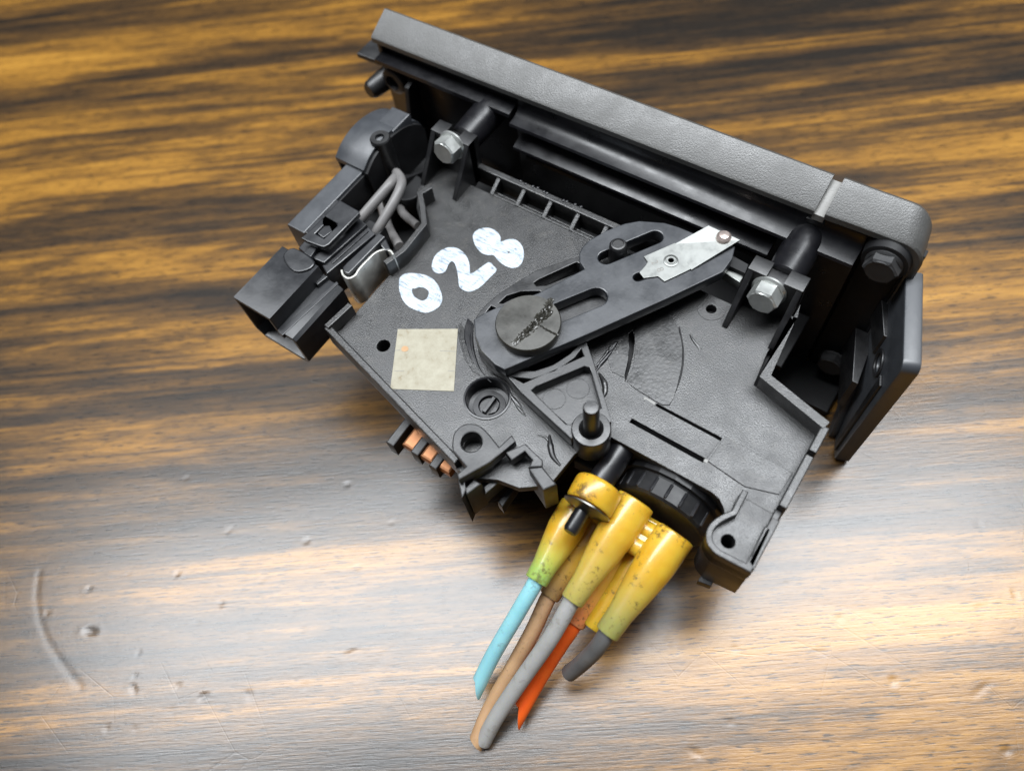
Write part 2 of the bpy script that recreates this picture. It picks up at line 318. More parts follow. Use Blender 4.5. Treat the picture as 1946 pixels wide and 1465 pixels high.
# ================================================================== THE TABLE
gx, gy = np.array([math.cos(GRAIN), math.sin(GRAIN)]), np.array([-math.sin(GRAIN), math.cos(GRAIN)])
corn = [P('g', x/.3906, (y-895)/.3906, TW)[:2] for x, y in ((0,0),(1946,0),(1946,1465),(0,1465))]
aa = [c@gx for c in corn]; bb_ = [c@gy for c in corn]
A0, A1, B0, B1 = min(aa)-40, max(aa)+40, min(bb_)-40, max(bb_)+40
st = 0.8; na, nb = int((A1-A0)/st), int((B1-B0)/st)
ga = np.linspace(A0, A1, na); gb = np.linspace(B0, B1, nb)
ga[0] -= 500; ga[-1] += 500; gb[0] -= 350; gb[-1] += 700        # the board runs on beyond the picture
AA, BB = np.meshgrid(ga, gb); ZZ = np.zeros_like(AA)
def dent(k, x, y, rl, rs, ang, depth):
    c = P(k, x, y, TW)[:2]; e = P(k, x+20*math.cos(math.radians(ang)), y+20*math.sin(math.radians(ang)), TW)[:2]-c
    sc = np.linalg.norm(e)/20; e = e/np.linalg.norm(e); ca, cb = c@gx, c@gy; ea, eb = e@gx, e@gy
    da, db = AA-ca, BB-cb; p = (da*ea+db*eb)/(rl*sc); q = (-da*eb+db*ea)/(rs*sc); r2 = p*p+q*q
    depth = depth*0.42; rl *= .85; rs *= .8
    ZZ[:] += np.where(r2 < 4, -depth*np.exp(-r2**1.4*1.6)+depth*0.18*np.exp(-(np.sqrt(r2)-1.45)**2*9), 0)
for d_ in [(440,780,34,17,8,.5),(1075,640,22,13,75,.4),(1215,800,22,9,-8,.3),(862,500,20,14,-50,.35),(866,1045,22,14,-35,.4),(990,1095,32,12,-20,.5),(650,1060,32,11,65,.4),
           (1212,1090,30,18,70,.25),(1492,340,20,14,-20,.35),(1478,770,22,12,-50,.3),(1512,748,16,8,0,.25),(1710,885,48,13,-22,.4),(655,995,13,11,0,.35),(230,690,13,9,0,.35),(675,880,13,9,60,.3),
           (960,735,15,8,-20,.25),(1440,680,12,10,0,.25),(1275,530,28,7,-40,.25),(1115,290,26,8,-35,.3),(905,35,16,9,-40,.3),(1690,65,20,10,-10,.3),(520,1250,26,11,88,.25),(1345,620,17,7,-10,.25),
           (1740,470,14,10,0,.3),(435,570,14,12,0,.25),(620,505,12,6,-60,.2),(1905,250,12,9,0,.25),(655,1250,16,9,0,.2),(830,1158,16,10,0,.2),(1480,1050,20,9,-30,.25)]: dent('g', *d_)
for d_ in [(1310,1020,26,14,65,.5),(350,1370,46,11,32,.4),(130,860,15,11,0,.3),(540,860,18,11,-25,.3),(1050,715,18,11,-40,.3),(240,850,60,9,58,.3),(120,770,55,7,40,.2),(790,550,26,18,0,.18),
           (520,1215,26,8,-10,.3),(1740,1060,80,7,-40,.3),(1860,1360,24,18,0,.4),(1900,600,40,8,70,.25),(960,880,30,20,0,.12),(1245,325,12,8,0,.2),(1725,260,18,12,0,.2),(1735,660,20,9,-30,.2)]: dent('h', *d_)
def groove(k, pts, wd, depth):
    pts = smoothpoly(pts, 14, closed=False)
    for p in pts: 
        c = P(k, p[0], p[1], TW)[:2]; da, db = AA-c@gx, BB-c@gy; r2 = (da*da+db*db)/(wd*wd)
        np.minimum(ZZ, -depth*np.exp(-r2*1.2), out=ZZ, where=r2 < 6)
ZZ0 = ZZ.copy()
groove('g', [(190,490),(180,640),(220,800),(300,930),(390,1050)], 0.8, 0.07)
groove('g', [(780,1040),(950,985),(1180,930)], 0.75, 0.02)
groove('g', [(1575,850),(1605,1000),(1590,1260)], 0.75, 0.02)
groove('g', [(1785,985),(1946,815)], 0.75, 0.025)
groove('h', [(920,645),(1100,665),(1300,730),(1490,820)], 0.75, 0.025)
groove('h', [(1715,850),(1775,620)], 0.75, 0.02)
rng = np.random.default_rng(4)
for i in range(70):                                              # many hair scratches
    x, y = rng.uniform(0, 1946), rng.uniform(0, 1300); a = rng.uniform(0, math.pi); l = rng.uniform(20, 90)
    groove('g' if i % 2 else 'h', [(x, y), (x+l*math.cos(a)*.5+rng.normal()*4, y+l*math.sin(a)*.5), (x+l*math.cos(a), y+l*math.sin(a))], 0.7, rng.uniform(.004,.014))
ZZ += 0.03*np.sin(AA*0.05+np.sin(BB*0.11))*np.sin(BB*0.17+1.0)
X = AA*gx[0]+BB*gy[0]; Y = AA*gx[1]+BB*gy[1]
tm = bpy.data.meshes.new('table_top'); nv = na*nb; idx = np.arange(nv).reshape(nb, na)
quads = np.stack([idx[:-1,:-1], idx[:-1,1:], idx[1:,1:], idx[1:,:-1]], -1).reshape(-1, 4)
tm.vertices.add(nv); loc = np.stack([AA*S, BB*S, ZZ*S], -1).reshape(-1); tm.vertices.foreach_set('co', loc)
nq = len(quads); tm.loops.add(nq*4); tm.loops.foreach_set('vertex_index', quads.reshape(-1).astype(np.int32)); tm.polygons.add(nq)
tm.polygons.foreach_set('loop_start', np.arange(0, nq*4, 4, dtype=np.int32)); tm.polygons.foreach_set('use_smooth', np.ones(nq, dtype=bool)); tm.update(calc_edges=True); tm.validate()
tm.materials.append(WOOD)
table = bpy.data.objects.new('table_top', tm); COL.objects.link(table); table.rotation_euler = (0, 0, GRAIN)
table['kind'] = 'structure'; table['label'] = 'varnished wooden table top with dark streaked grain and small dents'
# the board's thickness below the top sheet
bmx = bmesh.new(); bmesh.ops.create_cube(bmx, size=1.0)
bd = bpy.data.meshes.new('board_underside'); bmx.to_mesh(bd); bmx.free(); bd.materials.append(WOOD)
und = bpy.data.objects.new('board_underside', bd); COL.objects.link(und); und.parent = table
und.scale = ((ga[-1]-ga[0])*S, (gb[-1]-gb[0])*S, 0.028); und.location = ((ga[-1]+ga[0])/2*S, (gb[-1]+gb[0])/2*S, -0.0155)

# ================================================================== THE CONTROL UNIT
U = root('heater_control_unit', 0, 20, 'black plastic heater control unit with grey bezel and painted figures 028 on a wooden table', 'control unit')

# ---- bezel --------------------------------------------------------
BZ = put('bezel', prism_mesh([(-92.0,-44.9),(77.2,-44.9),(77.2,14),(75.4,18.4),(71.0,20.2),(-92.0,20.2)], 61.5, 64.5, bev=0.8, M=MV), BEZEL, U, label='grained grey bezel')
def cap_mesh(path_r, path_f, th):
    """shell between a rear (v=54) and a front (v=63.5) outline in (u,w)"""
    bm = bmesh.new(); n = len(path_r); rows = []
    def ring(path, v, inset):
        out = []
        for i in range(n):
            a, c = np.array(path[max(i-1,0)]), np.array(path[min(i+1,n-1)]); d = (c-a)/np.linalg.norm(c-a); nn = np.array([d[1], -d[0]])
            q = np.array(path[i])+nn*inset; out.append(bm.verts.new((q[0], v, q[1])))
        return out
    r0 = ring(path_r, 54.0, 0.5); r1 = ring(path_r, 54.5, 0); r2 = ring(path_f, 62.6, 0); r3 = ring(path_f, 63.6, 0.5); r4 = ring(path_f, 64.0, 1.6); r5 = ring(path_f, 63.0, th); r6 = ring(path_r, 54.0, th)
    R_ = [r0, r1, r2, r3, r4, r5, r6]
    for a, b_ in zip(R_, R_[1:]+R_[:1]):
        for i in range(n-1): bm.faces.new((a[i], a[i+1], b_[i+1], b_[i]))
    for i in (0, n-1): bm.faces.new([r[i] for r in R_])
    bmesh.ops.recalc_face_normals(bm, faces=bm.faces); me = bpy.data.meshes.new('c'); bm.to_mesh(me); bm.free(); return me
cap_l = [(u, 20.0+0.9*min(1,max(0,(u+93)/145))) for u in np.linspace(-93.0, 52.0, 12)]
cap_lf = [(u, w_+4.0) for u, w_ in cap_l]
put('top_cap', cap_mesh(cap_l, cap_lf, 2.0), BEZEL, BZ)
arc = [(73.8+6.0*math.sin(t), 15.8+6.0*math.cos(t)) for t in np.linspace(0, math.pi/2, 12)]
cap_r = [(54.6, 21.2), (63, 21.6)]+arc+[(79.8, 8.0), (79.8, 0), (79.8, -20), (79.8, -44.6)]
cap_rf = [(54.6, 25.2), (63, 25.2)]+[(71.2+7.0*math.sin(t), 17.4+8.0*math.cos(t)) for t in np.linspace(0, math.pi/2, 12)]+[(78.2, 8.0), (78.2, 0), (78.2, -20), (78.2, -44.6)]
put('end_cap', cap_mesh(cap_r, cap_rf, 2.2), BEZEL, BZ)
prism('gap_strip', [(54.2,19.4),(63.0,23.2),(63.0,21.2),(54.2,17.4)], 51.8, 54.8, PALE, BZ, bev=0.1, M=MU)
# black inner frame with its two stepped rails
prism('inner_frame', [(55.4,17.6),(55.4,14.6),(54.4,13.2),(52.6,12.35),(50.2,12.0),(49.9,11.2),(52.8,10.0),(53.6,8.0),(53.6,-44.6),(57.4,-44.6),(57.4,17.6)], -38.5, 66.0, GLOSS, BZ, bev=0.2, M=MU, smooth=45)
prism('inner_frame', [(56.2,17.0),(56.2,14.4),(51.4,14.0),(51.2,12.8),(54.6,12.0),(54.6,-44.6),(57.4,-44.6),(57.4,17.0)], -91.5, -39.2, GLOSS, BZ, bev=0.25, M=MU)
prism('inner_frame', [(55.2,18.5),(55.2,-44.6),(57.4,-44.6),(57.4,18.5)], 66.8, 79.6, DEEP, BZ, bev=0.2, M=MU)
prism('lower_rail', [(53.4,6.6),(50.4,6.2),(48.2,5.4),(48.0,4.6),(50.6,4.0),(53.4,3.6)], -36.5, 45.6, GLOSS, BZ, bev=0.15, M=MU, smooth=45)
prism('lower_rail', [(53.4,0.8),(50.8,0.5),(50.6,-0.6),(53.4,-1.0)], -34.0, 45.0, BLACK, BZ, bev=0.15, M=MU)
prism('ledge_notch', [(55.6,17.4),(54.6,16.6),(54.8,15.2),(55.6,15.0)], 50.6, 55.2, BLACK, BZ, bev=0.2, M=MU)
prism('end_wall', [(55.0,19.2),(62.0,22.6),(62.0,-44.6),(55.0,-44.6)], -92.4, -90.6, BLACK, BZ, bev=0.3, M=MU)
prism('end_wall', [(54.6,9.0),(62.0,9.0),(62.0,-44.6),(54.6,-44.6)], 76.8, 78.8, DEEP, BZ, bev=0.3, M=MU)
# left end: horizontal tab and rearward locating peg, post with a round boss
lt = T(2, [(65,372),(168,272),(230,300),(225,432)], 9.0)
prism('end_tab', lt, 7.2, 9.0, BLACK, BZ, bev=0.3)
pk0, pk1 = P(2, 275, 545, 2.0), P(2, 150, 640, 2.0)
lathe('locating_peg', pk0, pk1-pk0, [(4.0,-5),(3.7,0),(3.1,np.linalg.norm(pk1-pk0)-1.0),(2.3,np.linalg.norm(pk1-pk0))], BLACK, BZ, 24)
bs = Pv(2, 320, 575, 52.5)
lathe('boss', bs, (0,-1,0), [(4.4,-4),(4.4,0),(3.8,0.4),(2.6,0.5),(2.4,-1.5)], BLACK, BZ, 24)
prism('gusset', [(54.5,10),(50.0,9),(44,-20),(54.5,-20)], -79.5, -77.8, DEEP, BZ, bev=0.2, M=MU)
# right end: flared mounting flange (upright ear)
o_ = np.array([82.4,54.4,10.0]); s_ = np.array([91-82.4,29.8-54.4,0.0]); s_ /= np.linalg.norm(s_); n_ = np.array([-s_[1], s_[0], 0.0])
MF = Matrix(((s_[0],0,-n_[0]*-1,o_[0]),(s_[1],0,-n_[1]*-1,o_[1]),(0,1,0,0),(0,0,0,1)))   # local (s, w, z): z towards outside(-)/inside
MFi = Matrix(((s_[0],0,-n_[0],o_[0]),(s_[1],0,-n_[1],o_[1]),(0,1,0,0),(0,0,0,1)))
sgn = 1.0 if n_[0] < 0 else -1.0                                  # inside is towards smaller u
def fl(name, poly, z0, z1, mat, holes=(), bev=0.3, par=BZ):
    M = Matrix(((s_[0],0,sgn*n_[0],o_[0]),(s_[1],0,sgn*n_[1],o_[1]),(0,1,0,0),(0,0,0,1)))
    return prism(name, poly, z0, z1, mat, par, holes, bev, M)
rc = [(25.2-2.6+2.6*math.sin(t), 11.0-2.6+2.6*math.cos(t)) for t in np.linspace(0, math.pi/2, 7)]
FLG = fl('mounting_flange', [(-3,11.0)]+rc+[(25.2,-1),(25.4,-43.5),(23.8,-44.6),(0,-44.6),(-3,-44.6)], 0.0, 4.2, LAMP, [circ((14.0,-6.0),2.6)], 0.5)
fl('flange_rim', circ((14.0,-6.0),3.9), 4.2, 4.8, BLACK, [circ((14.0,-6.0),2.7)], 0.15, FLG)
fl('rib', [(2.0,-20),(5,-16.5),(9,-19),(18,-40),(18,-44.4),(15,-44.4),(5,-24)], 4.2, 6.2, LAMP, (), 0.7, FLG)
fl('rib', [(19.5,-3),(22.5,-3),(23.4,-42),(21.5,-42)], 4.2, 4.9, BLACK, (), 0.3, FLG)
prism('web', [(78.6,54.6),(76.0,54.6),(80.6,44.5),(81.6,44.5)], -10, -1, BLACK, BZ, bev=0.2)
prism('web', [(79.5,54.6),(74.0,54.6),(79.8,38.0),(81.4,38.0)], -30, -16, BLACK, BZ, bev=0.2)
# black hex bolts in the bezel's corner bosses
def hexbolt(name, c, axis, rf, af, hh, mat, par, phase=0.3, flange=0.9, label=None):
    me = lathe_mesh(c, axis, [(rf*.6,-1.0),(rf,0),(rf,flange*.55),(rf*.88,flange)], 40)
    bm = bmesh.new(); bm.from_mesh(me)
    rh = af/math.sqrt(3)
    hx = lathe_mesh(c, axis, [(rh,flange*.4),(rh,hh-.45),(rh*.86,hh)], 6, phase); bm.from_mesh(hx)
    tp = lathe_mesh(c, axis, [(rh*.84,hh-.2),(rh*.80,hh+.05),(rh*.52,hh-.02),(rh*.42,hh-.45),(rh*.05,hh-.55)], 28); bm.from_mesh(tp)
    bm.to_mesh(me); bm.free(); return put(name, me, mat, par, 25, label)
c1 = Pv('e', 375, 355, 50.5); lathe('bolt_boss', (c1[0],55,c1[2]), (0,-1,0), [(6.0,0),(5.6,3.0),(5.0,3.2)], DEEP, BZ, 32)
hexbolt('bezel_bolt', (c1[0],52.0,c1[2]), (0,-1,0), 4.5, 7.4, 3.2, RUBBER, BZ, 0.2)
c2 = Pv('e', 110, 860, 51.5); hexbolt('bezel_bolt', (c2[0],53.0,c2[2]), (0,-1,0), 4.3, 7.2, 3.0, RUBBER, BZ, 0.5)

# ---- base plate ----------------------------------------------------
tipL = P(6, 45, 200, 4.0)[:2]; dgE = P(6, 885, 1135, 4.0)[:2]
wc = P(4, 130, 1005)[:2]; wt = P(4, 195, 850)[:2]
floor = [tuple(tipL), (8.6,-44.0), (12.5,-44.5), (19.0,-41.0), (24.5,-40.0), (30.4,-35.5), (31.3,-25.3), (36.2,-16.9), (63.2,-16.7), (65.6,-17.2), (67.4,-18.6), (68.6,-20.2), (70.2,-19.5), (70.2,-14.2),
         (78.2,-14.2), (78.2,9.8), tuple(wc), tuple(wt), (58.9,30.0), (58.9,36.0), (44.5,36.0), (44.5,33.2), (-31.0,33.2), (-42.5,33.2), (-42.5,36), (-56.0,36), (-56.0,24.0), (-51.6,17.4), (-43.0,10.6), (-43.2,-28.0)]
h_screw = P(6, 428, 322)[:2]; h_rec = np.array([4.0,-24.1]); h_dim = P(5, 1440, 550)[:2]
def slit(k, a, b_, wd): 
    a = P(k, *a)[:2]; b_ = P(k, *b_)[:2]; d = (b_-a)/np.linalg.norm(b_-a); n = np.array([-d[1], d[0]])*wd/2
    return [tuple(a+n), tuple(a-n), tuple(b_-n), tuple(b_+n)]
sl1 = slit(7, (800,95), (1200,308), 0.95); sl2 = slit(7, (645,190), (1095,437), 1.1)
smile = T(5, [(975,690),(1003,668),(1012,720),(1005,800),(985,880),(962,945),(960,915),(978,830),(985,760)])
PL = prism('base_plate', floor, -2.6, 0.0, PLATE, U, [circ(h_screw,1.85), circ(h_rec,5.55,40), circ(h_dim,1.35), sl1, sl2, smile], 0.15, label='textured black base plate')
# rims and walls of the plate
dd = np.array([8.6,-44.0])-tipL; dd /= np.linalg.norm(dd); nn = np.array([-dd[1], dd[0]])
wall('rim', [tipL, tipL+dd*9, tipL+dd*30, np.array([8.6,-44.0])], 1.9, -5.0, 3.2, PLATE, PL, 1, 0.35)
l0 = np.array([-45.2,-30.5]); wall('rim', [(-45.4,-30.6), (-44.4,-21.5)], 1.6, -5.0, 4.2, PLATE, PL, -1, 0.2)
wall('rim', T('a', [(955,835),(835,905),(868,1060),(878,1195),(690,1425)], 5.5)+[(-44.0,-6.0)], 1.7, -4.0, 5.5, PLATE, PL, 1, 0.2)
rw = [P(4, 330, 655, 5.5)[:2], P(4, 160, 965, 5.5)[:2], P(4, 437, 1190, 5.5)[:2]]
wall('rim', [(60.2,34.0), rw[0]+np.array([0.3,0]), rw[1], rw[2]+np.array([0.8,-.2])], 1.8, -9.0, 5.5, PLATE, PL, 1, 0.2)
def rimseg(v0, v1, top): prism('rim', [(77.4,v0),(79.3,v0),(79.3,v1),(77.4,v1)], -9.0, top, PLATE, PL, bev=0.25)
rimseg(2.2, 9.6, 5.2); rimseg(-13.2, 1.4, 4.4)
box('rim_notch', 77.8, 79.0, 1.2, 2.4, -8, 2.6, BLACK, PL, 0.1)
PADM = plastic('wrinkled_black_plastic', (0.013,0.013,0.013), 0.33, 1100, 0.35, 0.35, 0.6, 0.14)
# raised panels on the floor: sector pad, inclined tongue panel, faint moulded ring
pad = smoothpoly(T(5, [(1020,650),(1100,595),(1175,574),(1225,605),(1262,680),(1280,790),(1262,930),(1205,1085),(1085,1035),(970,950),(1003,880),(1015,780)]), 3)
prism('sector_pad', pad, 0.0, 0.30, PADM, PL, bev=0.15)
prism('sector_pad', T(5, [(860,800),(920,755),(980,680),(978,830),(955,930),(890,900),(870,850)]), 0.0, 0.22, PADM, PL, bev=0.1)
prism('tongue_panel', T(7, [(1205,318),(1225,295),(1640,515),(1560,650),(1345,600),(1120,445)]), 0.0, 0.35, PLATE, PL, bev=0.12)
prism('tongue_panel', T(7, [(735,60),(800,105),(1195,318),(1110,430),(660,185)]), 0.0, 0.25, PLATE, PL, bev=0.1)
for q in ((1205,315),):
    pass
prism('moulded_ring', circ(h_dim,3.6,36), 0.0, 0.14, PLATE, PL, [circ(h_dim,1.45)], 0.06)
# burrs at the ends of the slits
for k, x, y in ((7,760,72),(7,1108,440)):
    c = P(k, x, y)[:2]; a = P(k, x+40, y+21)[:2]-c; a /= np.linalg.norm(a); nrm = np.array([-a[1],a[0]])
    prism('slit_end', [tuple(c-a*1.6-nrm*.45),tuple(c+a*1.6-nrm*.45),tuple(c+a*1.6+nrm*.45),tuple(c-a*1.6+nrm*.45)] if x < 900 else [tuple(c-a*.5-nrm*.5),tuple(c+a*.5-nrm*.5),tuple(c+a*.5+nrm*.5),tuple(c-a*.5+nrm*.5)], -1.5, 0.12, PALE, PL, bev=0.1)
# cupped recess with slotted bush
lathe('recess_cup', (h_rec[0],h_rec[1],0), (0,0,1), [(6.2,0.0),(6.2,0.35),(5.75,0.4),(5.5,0.2),(5.45,-4.2),(4.4,-4.3),(4.3,-4.0),(2.9,-4.0),(2.7,-4.3),(2.7,-9.0),(0.05,-9.0)], GLOSS, PL, 44, cap=False)
for hc, hr in ((h_screw,1.85),(h_dim,1.35)): lathe('screw_well', (hc[0],hc[1],-2.4), (0,0,1), [(hr+.05,0.4),(hr,-7),(.05,-7.1)], DEEP, PL, 24, cap=False)
box('slit_black_backing', 36.5, 72, -16.2, -6, -3.6, -2.7, DEEP, PL, 0.1)  # added black box below the slits, stands in for the shade inside them
box('light_block_pan', -44, 62, 33.5, 53, -20, -18, DEEP, U, 0.3)  # added unseen sheet, blocks light coming up from the table
box('bezel_dark_filler', -90, 79, 41, 55, -44.6, -41.5, DEEP, BZ, 0.3)  # added dark box, stands for bezel depth and shadow together
box('bush_blade', h_rec[0]-0.5, h_rec[0]+0.5, h_rec[1]-2.5, h_rec[1]+2.5, -8.5, -3.4, SUB, PL, 0.1)
prism('bush_blade', [(h_rec[0]+1.2,h_rec[1]-2.3),(h_rec[0]+2.5,h_rec[1]-0.6),(h_rec[0]+2.3,h_rec[1]+1.2),(h_rec[0]+1.4,h_rec[1]+0.2)], -8.5, -4.2, SUB, PL, bev=0.1)
# grease scuffs: thin raised smears
def smear(k, pts, wd, mat=GREASE):
    c = [P(k, x, y, 0.0) for x, y in pts]; c = [np.array([p[0], p[1], 0.0]) for p in c]
    tube('grease_smear', c, [wd*.5, wd*1.7, wd*1.4, wd*.5], mat, PL, 8, 5)
for i in range(16):
    y0 = 770+i*8; smear(5, [(785+i*5+random.uniform(-6,6), 880-i*4), (830+i*4, 840-i*6+random.uniform(-5,5)), (900+i*2, 770+i*3)], random.uniform(.14,.28))
for i in range(12): smear(5, [(20+i*7, 640+random.uniform(-15,10)), (45+i*6, 730+i*3), (70+i*7, 820+i*6), (115+i*7, 905+i*3)], random.uniform(.10,.2))
for i in range(7): smear(5, [(300+i*9, 1000+i*14), (335+i*8, 1040+i*14), (380+i*5, 1085+i*10)], random.uniform(.15,.3))
smear(5, [(815,905),(845,960),(850,1010),(838,1040)], .5); smear(5, [(470,1250),(520,1265),(545,1310),(540,1345)], .22)
smear(5, [(540,1250),(545,1310),(560,1370),(600,1420)], .5, BLACK)
tube('sector_line', [np.array([*P(5, x, y)[:2], 0.05]) for x, y in ((1262,650),(1285,790),(1268,930),(1205,1085))], 0.22, DEEP, PL, 6, 6)
for i in range(10): smear(5, [(790+i*9+random.uniform(-6,6), 905-i*13), (835+i*8, 850-i*12+random.uniform(-6,6)), (885+i*4, 790-i*6)], random.uniform(.22,.42), GLOSS)
for i in range(9): smear(5, [(85+i*4, 600+i*4), (70+i*5, 700+i*6), (100+i*6, 810+i*9), (150+i*8, 900+i*7)], random.uniform(.14,.26), GLOSS)
for i in range(5): smear(5, [(1320+i*9, 690+i*16), (1350+i*5, 735+i*7), (1390-i*3, 770+i*4)], random.uniform(.12,.25), GREASE)
# front ribbed rail
r0 = P('c', 240, 650)[:2]; RV = 33.2
prism('rib_rail', [(-43,37.4),(30,37.4),(30,39.4),(-43,39.4)], -3, 3.6, PLATE, PL, bev=0.3)
prism('rib_rail', [(-34,34.6),(30,34.6),(30,35.1),(-34,35.1)], -4, -0.6, PLATE, PL, bev=0.1)
prism('rib_rail', [(-34,32.9),(30,32.9),(30,33.7),(-34,33.7)], -3, 0.35, PLATE, PL, bev=0.15)
for u_ in (-34.6, -25.4, -16.0, -6.6, 2.8): prism('rib', [(RV-0.3,0.4),(37.6,3.0),(37.6,-4),(RV-0.3,-4)], u_-0.65, u_+0.65, PLATE, PL, bev=0.15, M=MU)
for x, y in ((480,450),(530,480),(605,505),(655,520),(720,560),(750,575),(920,650),(955,660),(1040,690),(1100,715)):
    c = P('c', x, y+12, 3.6); lathe('glue_drop', (c[0],c[1]+.2,3.5), (0,0,1), [(.55,0),(.5,.25),(.3,.42),(.04,.48)], GLOSS, PL, 12)
# brackets and their bolts
def bracket(u0, u1):
    um = (u0+u1)/2
    B = put('bracket', prism_mesh([(u0,-2),(u1,-2),(u1,14),(um+2.3,14),(um+2.3,11.8),(um-2.3,11.8),(um-2.3,14),(u0,14)], 35.2, 40.0, bev=0.2, M=MV), BLACK, U)
    for a in (u0, u1-1.5): prism('gusset', [(35.4,13.9),(38,13.9),(38,-2),(25.6,-2),(25.6,0.6)], a, a+1.5, BLACK, B, bev=0.2, M=MU)
    lathe('boss', (um+0.8, 56, 9.2), (0,-1,0), [(5.2,0),(4.9,8),(4.6,15.5),(4.2,15.9),(1.6,16)], GLOSS, B, 36)
    return B
b1 = bracket(-56.2, -42.4); b2 = bracket(44.7, 59.0)
q1 = Pv(2, 705, 1040, 33.0); q2 = Pv(3, 1305, 1318, 33.5)
hexbolt('flange_bolt', (q1[0],35.2,q1[2]), (0.0,-1,0.12), 4.5, 6.9, 4.9, STEEL, b1, 0.35)
hexbolt('flange_bolt', (q2[0],35.2,q2[2]), (0.0,-1,0.05), 4.6, 7.0, 4.9, STEEL, b2, 0.12)
# added hidden block, added dark cavity floor, and the switch with copper contacts
box('hidden_block', -28, 60, -8, 33, -44.5, -2.6, DEEP, U, 1.0)  # added unseen box, props the plate and blocks light beneath it
box('cavity_dark_floor', -80, -44, 2, 53, -17, -15, DEEP, U, 0.5)  # added dark sheet, stands in for the shade at the cavity's bottom
SWB = prism('blower_switch', [(-26,-30),(10,-38),(6,-20),(-20,-12)], -26, -5, BLACK, U, bev=0.8)
for i, (x, y) in enumerate(((598,948),(712,1022),(822,1090))):
    c = P(6, x, y, -11)
    prism('copper_contact', [(c[0]-2.2,c[1]-1.0),(c[0]+1.9,c[1]-1.0),(c[0]+2.1,c[1]+9),(c[0]-2.3,c[1]+9)], -14.6, -11.0, COPPER, SWB, bev=0.7)
for x, y in ((500,905),(655,965),(770,1050)):
    c = P(6, x, y, -10.5); prism('contact_guard', [(c[0]-1.3,c[1]-2.2),(c[0]+1.2,c[1]-2.2),(c[0]+1.2,c[1]+9),(c[0]-1.3,c[1]+9)], -17.0, -10.5, BLACK, SWB, bev=0.3)
# rear left bracket with a holed ear and prongs
EAR = prism('rear_bracket', smoothpoly(T(6, [(862,950),(872,880),(920,828),(985,813),(1050,835),(1105,890)],6), 3, closed=False)+T(6, [(1160,960),(1240,885),(1265,925),(1105,1060),(905,1172),(893,1135),(950,1085),(866,985)], 6), 2.4, 6.0, BLACK, U, [circ(P(6,985,930,6)[:2],2.55)], 0.35)
prism('ear_body', smoothpoly(T(6, [(868,950),(880,885),(925,838),(985,823),(1045,843),(1095,890)],6), 3, closed=False)+T(6, [(1150,950),(1100,1050),(910,1160),(955,1085),(872,985)], 6), -6, 2.5, BLACK, EAR, [circ(P(6,985,930,6)[:2],2.55)], 0.1)
prism('prong', T(6, [(1200,995),(1325,940),(1435,1045),(1430,1085),(1345,1092),(1372,1045),(1325,990),(1240,1048)], 5), 1.8, 5.0, BLACK, EAR, bev=0.3)
prism('prong', T(6, [(1345,1092),(1432,1082),(1525,1195),(1438,1232)], 5), -9.0, 4.6, BLACK, EAR, bev=0.35)
prism('prong', T(6, [(935,1230),(1000,1165),(1050,1195),(955,1265)], 2), -13.0, 2.0, BLACK, EAR, bev=0.35)
prism('prong', T(6, [(900,1172),(940,1150),(950,1230),(925,1290)], 3), -15.0, 3.0, BLACK, EAR, bev=0.3)
prism('prong', T(6, [(1060,1215),(1220,1085),(1235,1120),(1072,1262)], -2), -8.0, -2.0, BLACK, EAR, bev=0.3)
prism('prong', T(6, [(1150,1310),(1270,1160),(1300,1175),(1180,1345)], -10), -15.0, -10.0, BLACK, EAR, bev=0.3)
prism('bracket_floor', T(6, [(905,1165),(1240,930),(1340,1040),(1420,1200),(1250,1150),(1060,1200)], -3), -7.0, -4.5, DEEP, EAR, bev=0.3)
# rear right corner box with its screw hole
cw = 3.6
cout = smoothpoly(T(7, [(1268,742),(1190,778),(1130,830),(1108,895),(1122,960),(1170,1015)], cw), 3, closed=False)+T(7, [(1385,1128),(1392,1118),(1512,860)], cw)
cb_out = cout+[(79.2,-14.0),(78.0,-14.0)]
cor_o = [tuple(P(7,1335,612,cw)[:2]), tuple(P(7,1305,650,cw)[:2])]+[tuple(p) for p in cout[:-1]]+[(79.3,-14.2)]
CB = prism('corner_box', cor_o+[(70.4,-14.2)], -3.5, 0.8, PLATE, U, [circ(P(7,1245,935,0.8)[:2],1.55)], 0.2)
lathe('screw_well', (*P(7,1245,935,0.8)[:2],-3.3), (0,0,1), [(1.6,0.4),(1.55,-8),(.05,-8.1)], DEEP, CB, 24, cap=False)
wall('box_wall', [P(7,1335,612,cw)[:2], P(7,1268,742,cw)[:2]]+[np.array(p) for p in cout[1:]], 1.45, -4.0, cw, PLATE, CB, 1, 0.25)
prism('box_wall', [(77.4,-28.2),(79.25,-29.2),(79.25,-16.2),(77.4,-16.2)], -4.0, cw, PLATE, CB, bev=0.25)
prism('rim_notch', [(77.3,-16.3),(79.0,-16.3),(79.0,-13.2),(77.3,-13.2)], -8, 1.8, BLACK, CB, bev=0.3)
sk = [tuple(p) for p in cout[6:-3]]+[(79.1,-30.0),(79.1,-18.0),(77.0,-18.0),(77.0,-26.5)]
skirt_o = [tuple(p) for p in cout[8:-3]]+[(79.0,-29.6),(79.0,-16.5)]
wall('box_skirt', [np.array(q) for q in skirt_o], 1.6, -18.0, -3.9, BLACK, CB, 1, 0.2)
prism('box_skirt', [(70.2,-31.8),(73.5,-31.2),(73.5,-29.6),(70.2,-29.6)], -21.0, -17.9, BLACK, CB, bev=0.2)
